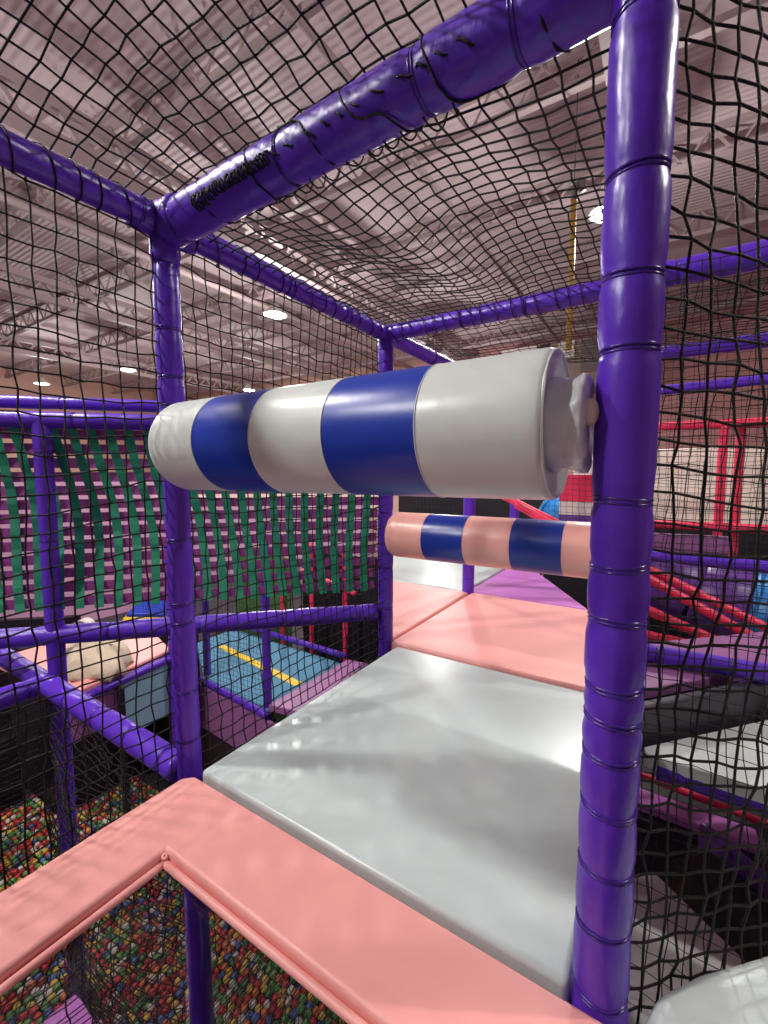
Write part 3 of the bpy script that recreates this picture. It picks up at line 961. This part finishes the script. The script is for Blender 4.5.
def struct(name, mb, material, smooth=False, base=None):
    o = mesh(name, mb, material, None, base, smooth)
    o['kind'] = 'structure'
    return o


def wallbox(name, x0, x1, y0, y1, z0, z1, material):
    return struct(name, MB().box(V((x0 + x1) / 2, (y0 + y1) / 2, (z0 + z1) / 2), (abs(x1 - x0), abs(y1 - y0), abs(z1 - z0))), material)


X0, X1, Y0, Y1 = -26.0, 10.0, -9.0, 17.0
wallbox('floor', X0, X1, Y0, Y1, FL - .2, FL, 'floor')
ceiling = wallbox('ceiling', X0, X1, Y0, Y1, ZC, ZC + .2, 'ceiling')
wallbox('wall_back', X0, -9.2, Y1, Y1 + .2, FL, ZC, 'wall')
wallbox('wall_back_pink', -9.2, X1, Y1, Y1 + .2, FL, ZC, 'wallpink')
wallbox('wall_left', X0 - .2, X0, Y0, Y1, FL, ZC, 'wall')
wallbox('wall_right', X1, X1 + .2, Y0, Y1, FL, ZC, 'wallpink')


def truss(p, q, depth, panels, w, name):
    mb = MB()
    dn = Vector((0, 0, -depth))
    mb.beam(p, q, w, w * .8)
    mb.beam(p + dn, q + dn, w, w * .8)
    for i in range(panels):
        a, c, e = lerp(p, q, i / panels), lerp(p, q, (i + .5) / panels), lerp(p, q, (i + 1) / panels)
        mb.beam(a, c + dn, w * .3, w * .3)
        mb.beam(c + dn, e, w * .3, w * .3)
    return mesh(name, mb, 'steel', ceiling, None, False)


y = -3.4
while y < Y1 - .5:
    truss(V(X0 + .2, y, ZC - .02), V(X1 - .2, y, ZC - .02), 0.42, 60, .10, 'roof_joist')
    y += 2.3
for x in (-0.62, -6.45, -12.3, -18.2):
    truss(V(x, Y0, ZC - .45), V(x, Y1, ZC - .45), 0.40, 40, .17, 'roof_girder')
# pipes
for x, z, r in ((-3.2, ZC - .5, .05), (-9.0, ZC - .55, .07)):
    mesh('sprinkler_pipe', MB().tube([V(x, Y0, z), V(x, Y1, z)], r, 10), 'steel', ceiling)

# mezzanine wall with pale panels and hanging yellow pole
t = empty('mezzanine_front', V(-3.2, 15.6, 2.6), 'brown mezzanine front with pale panels high on the back wall', 'mezzanine')
mesh('front_wall', MB().box(V(-2.9, 15.9, 3.6), (4.6, .3, 1.6)), 'loft', t, None, False)
for x0, x1, z0, z1, ck in ((-5.1, -3.9, 3.75, 4.35, 'pale'), (-3.8, -3.5, 3.9, 4.36, 'black'), (-3.2, -2.7, 3.8, 4.36, 'pale'), (-1.9, -1.3, 3.4, 3.8, 'pale'), (-2.5, -2.0, 3.3, 4.3, 'steeldark'), (-1.2, -.8, 3.1, 4.36, 'black')):
    mesh('pale_panel', MB().box(V((x0 + x1) / 2, 15.72, (z0 + z1) / 2), (x1 - x0, .06, z1 - z0)), ck, t, None, False)
t = empty('hanging_pole', V(-1.10, 6.0, 1.55), 'yellow pole hanging from the ceiling beyond the roof net', 'pole')
mesh('shaft', MB().tube([V(-1.10, 6.0, 3.35), V(-1.10, 6.0, 1.55)], .035, 10), 'brass', t)
mesh('hook', MB().tube([V(-1.10, 6.0, 3.32), V(-1.08, 6.0, 3.50), V(-1.02, 6.0, 3.52), V(-1.0, 6.0, 3.40)], .04, 8), 'steeldark', t)
mesh('hanger_rod', MB().tube([V(-1.10, 6.0, 3.4), V(-1.10, 6.0, ZC)], .008, 6), 'steeldark', t)

# ------------------------------------------------------------------ lamps
lamps = [((-7.42, 7.15, 3.5), 'round ceiling lamp glowing between the near corner post and the roller', 1.8),
         ((-15.4, 8.1, 3.5), 'distant ceiling lamp beside the near corner post', 1),
         ((-20.5, 7.5, 3.5), 'most distant ceiling lamp, over the woven panel', 1),
         ((-14.8, 12.7, 3.5), 'distant ceiling lamp just above the blue band of the roller', 1),
         ((-0.80, 6.87, 3.5), 'ceiling lamp shining past the edge of the largest post', 1),
         ((-6.1, 12.9, 3.5), 'small distant ceiling lamp beside the far corner post', 1),
         ((-3.4, -0.35, 3.6), 'ceiling lamp over the side net, out of the picture', 1.0),
         ((-3.2, -2.8, 3.6), 'ceiling lamp behind the viewer', 1.2),
         ((-8.0, 1.2, 3.5), 'unseen fill lamp added over the ball pit to light the cream padded wall', 0.6),  # added out of view to light the cream wall from the front
         ((3.2, 2.6, 3.6), 'unseen fill lamp added to brighten the white triangular mat', 0.7)]  # added out of view, lifts the dull white triangular mat
LP = 260.0
for p, lb, k in lamps:
    c = V(*p)
    t = empty('high_bay_lamp', c, lb, 'lamp', 'ceiling lamps')
    mesh('housing', MB().lathe(c, Vector((0, 0, 1)), [(0.0, .26), (.03, .26), (.06, .22), (.12, .14), (.2, .10), (.24, .04)], 28), 'housing', t)
    mesh('lens', MB().lathe(c + Vector((0, 0, -.03)), Vector((0, 0, 1)), [(0, .10), (.008, .19), (.028, .24)], 28), 'lens', t)
    mesh('hanger_rod', MB().tube([c + Vector((0, 0, .2)), V(p[0], p[1], ZC)], .012, 6), 'steeldark', t)
    for kind, share in (('SPOT', 0.62), ('POINT', 0.37)):      # the reflector throws most of it down, some spills up
        L = bpy.data.lights.new('lamp_light', kind)
        if kind == 'SPOT':
            L.spot_size = math.radians(168)
            L.spot_blend = 0.35
        L.energy = LP * k * 1.6 * share
        L.color = (1.0, 0.97, 0.92)
        L.shadow_soft_size = 0.13 if p[1] < 0 else 0.08
        lo = bpy.data.objects.new('lamp_light', L)
        lo.location = (0, 0, -.30)
        lo.parent = t
        COL.objects.link(lo)

w = bpy.data.worlds.new('ambience')
scene.world = w
w.use_nodes = True
w.node_tree.nodes['Background'].inputs[0].default_value = (1.0, 0.86, 0.90, 1)
w.node_tree.nodes['Background'].inputs[1].default_value = 0.16

# ------------------------------------------------------------------ camera
cam = bpy.data.cameras.new('camera')
cam.sensor_fit = 'HORIZONTAL'
cam.sensor_width = 36
cam.lens = 36 * 440 / 768
cam.clip_start = 0.02
co = bpy.data.objects.new('camera', cam)
co.location = V(0, 0, 0)
co.rotation_euler = (math.radians(90 - 4.86), 0, math.radians(32.6))
COL.objects.link(co)
scene.camera = co
scene.view_settings.view_transform = 'Standard'
scene.view_settings.look = 'None'
scene.view_settings.gamma = 1
scene.view_settings.use_curve_mapping = False
scene.view_settings.exposure = 0.3
scene.cycles.use_denoising = True
scene.cycles.max_bounces = 8
scene.cycles.transparent_max_bounces = 12
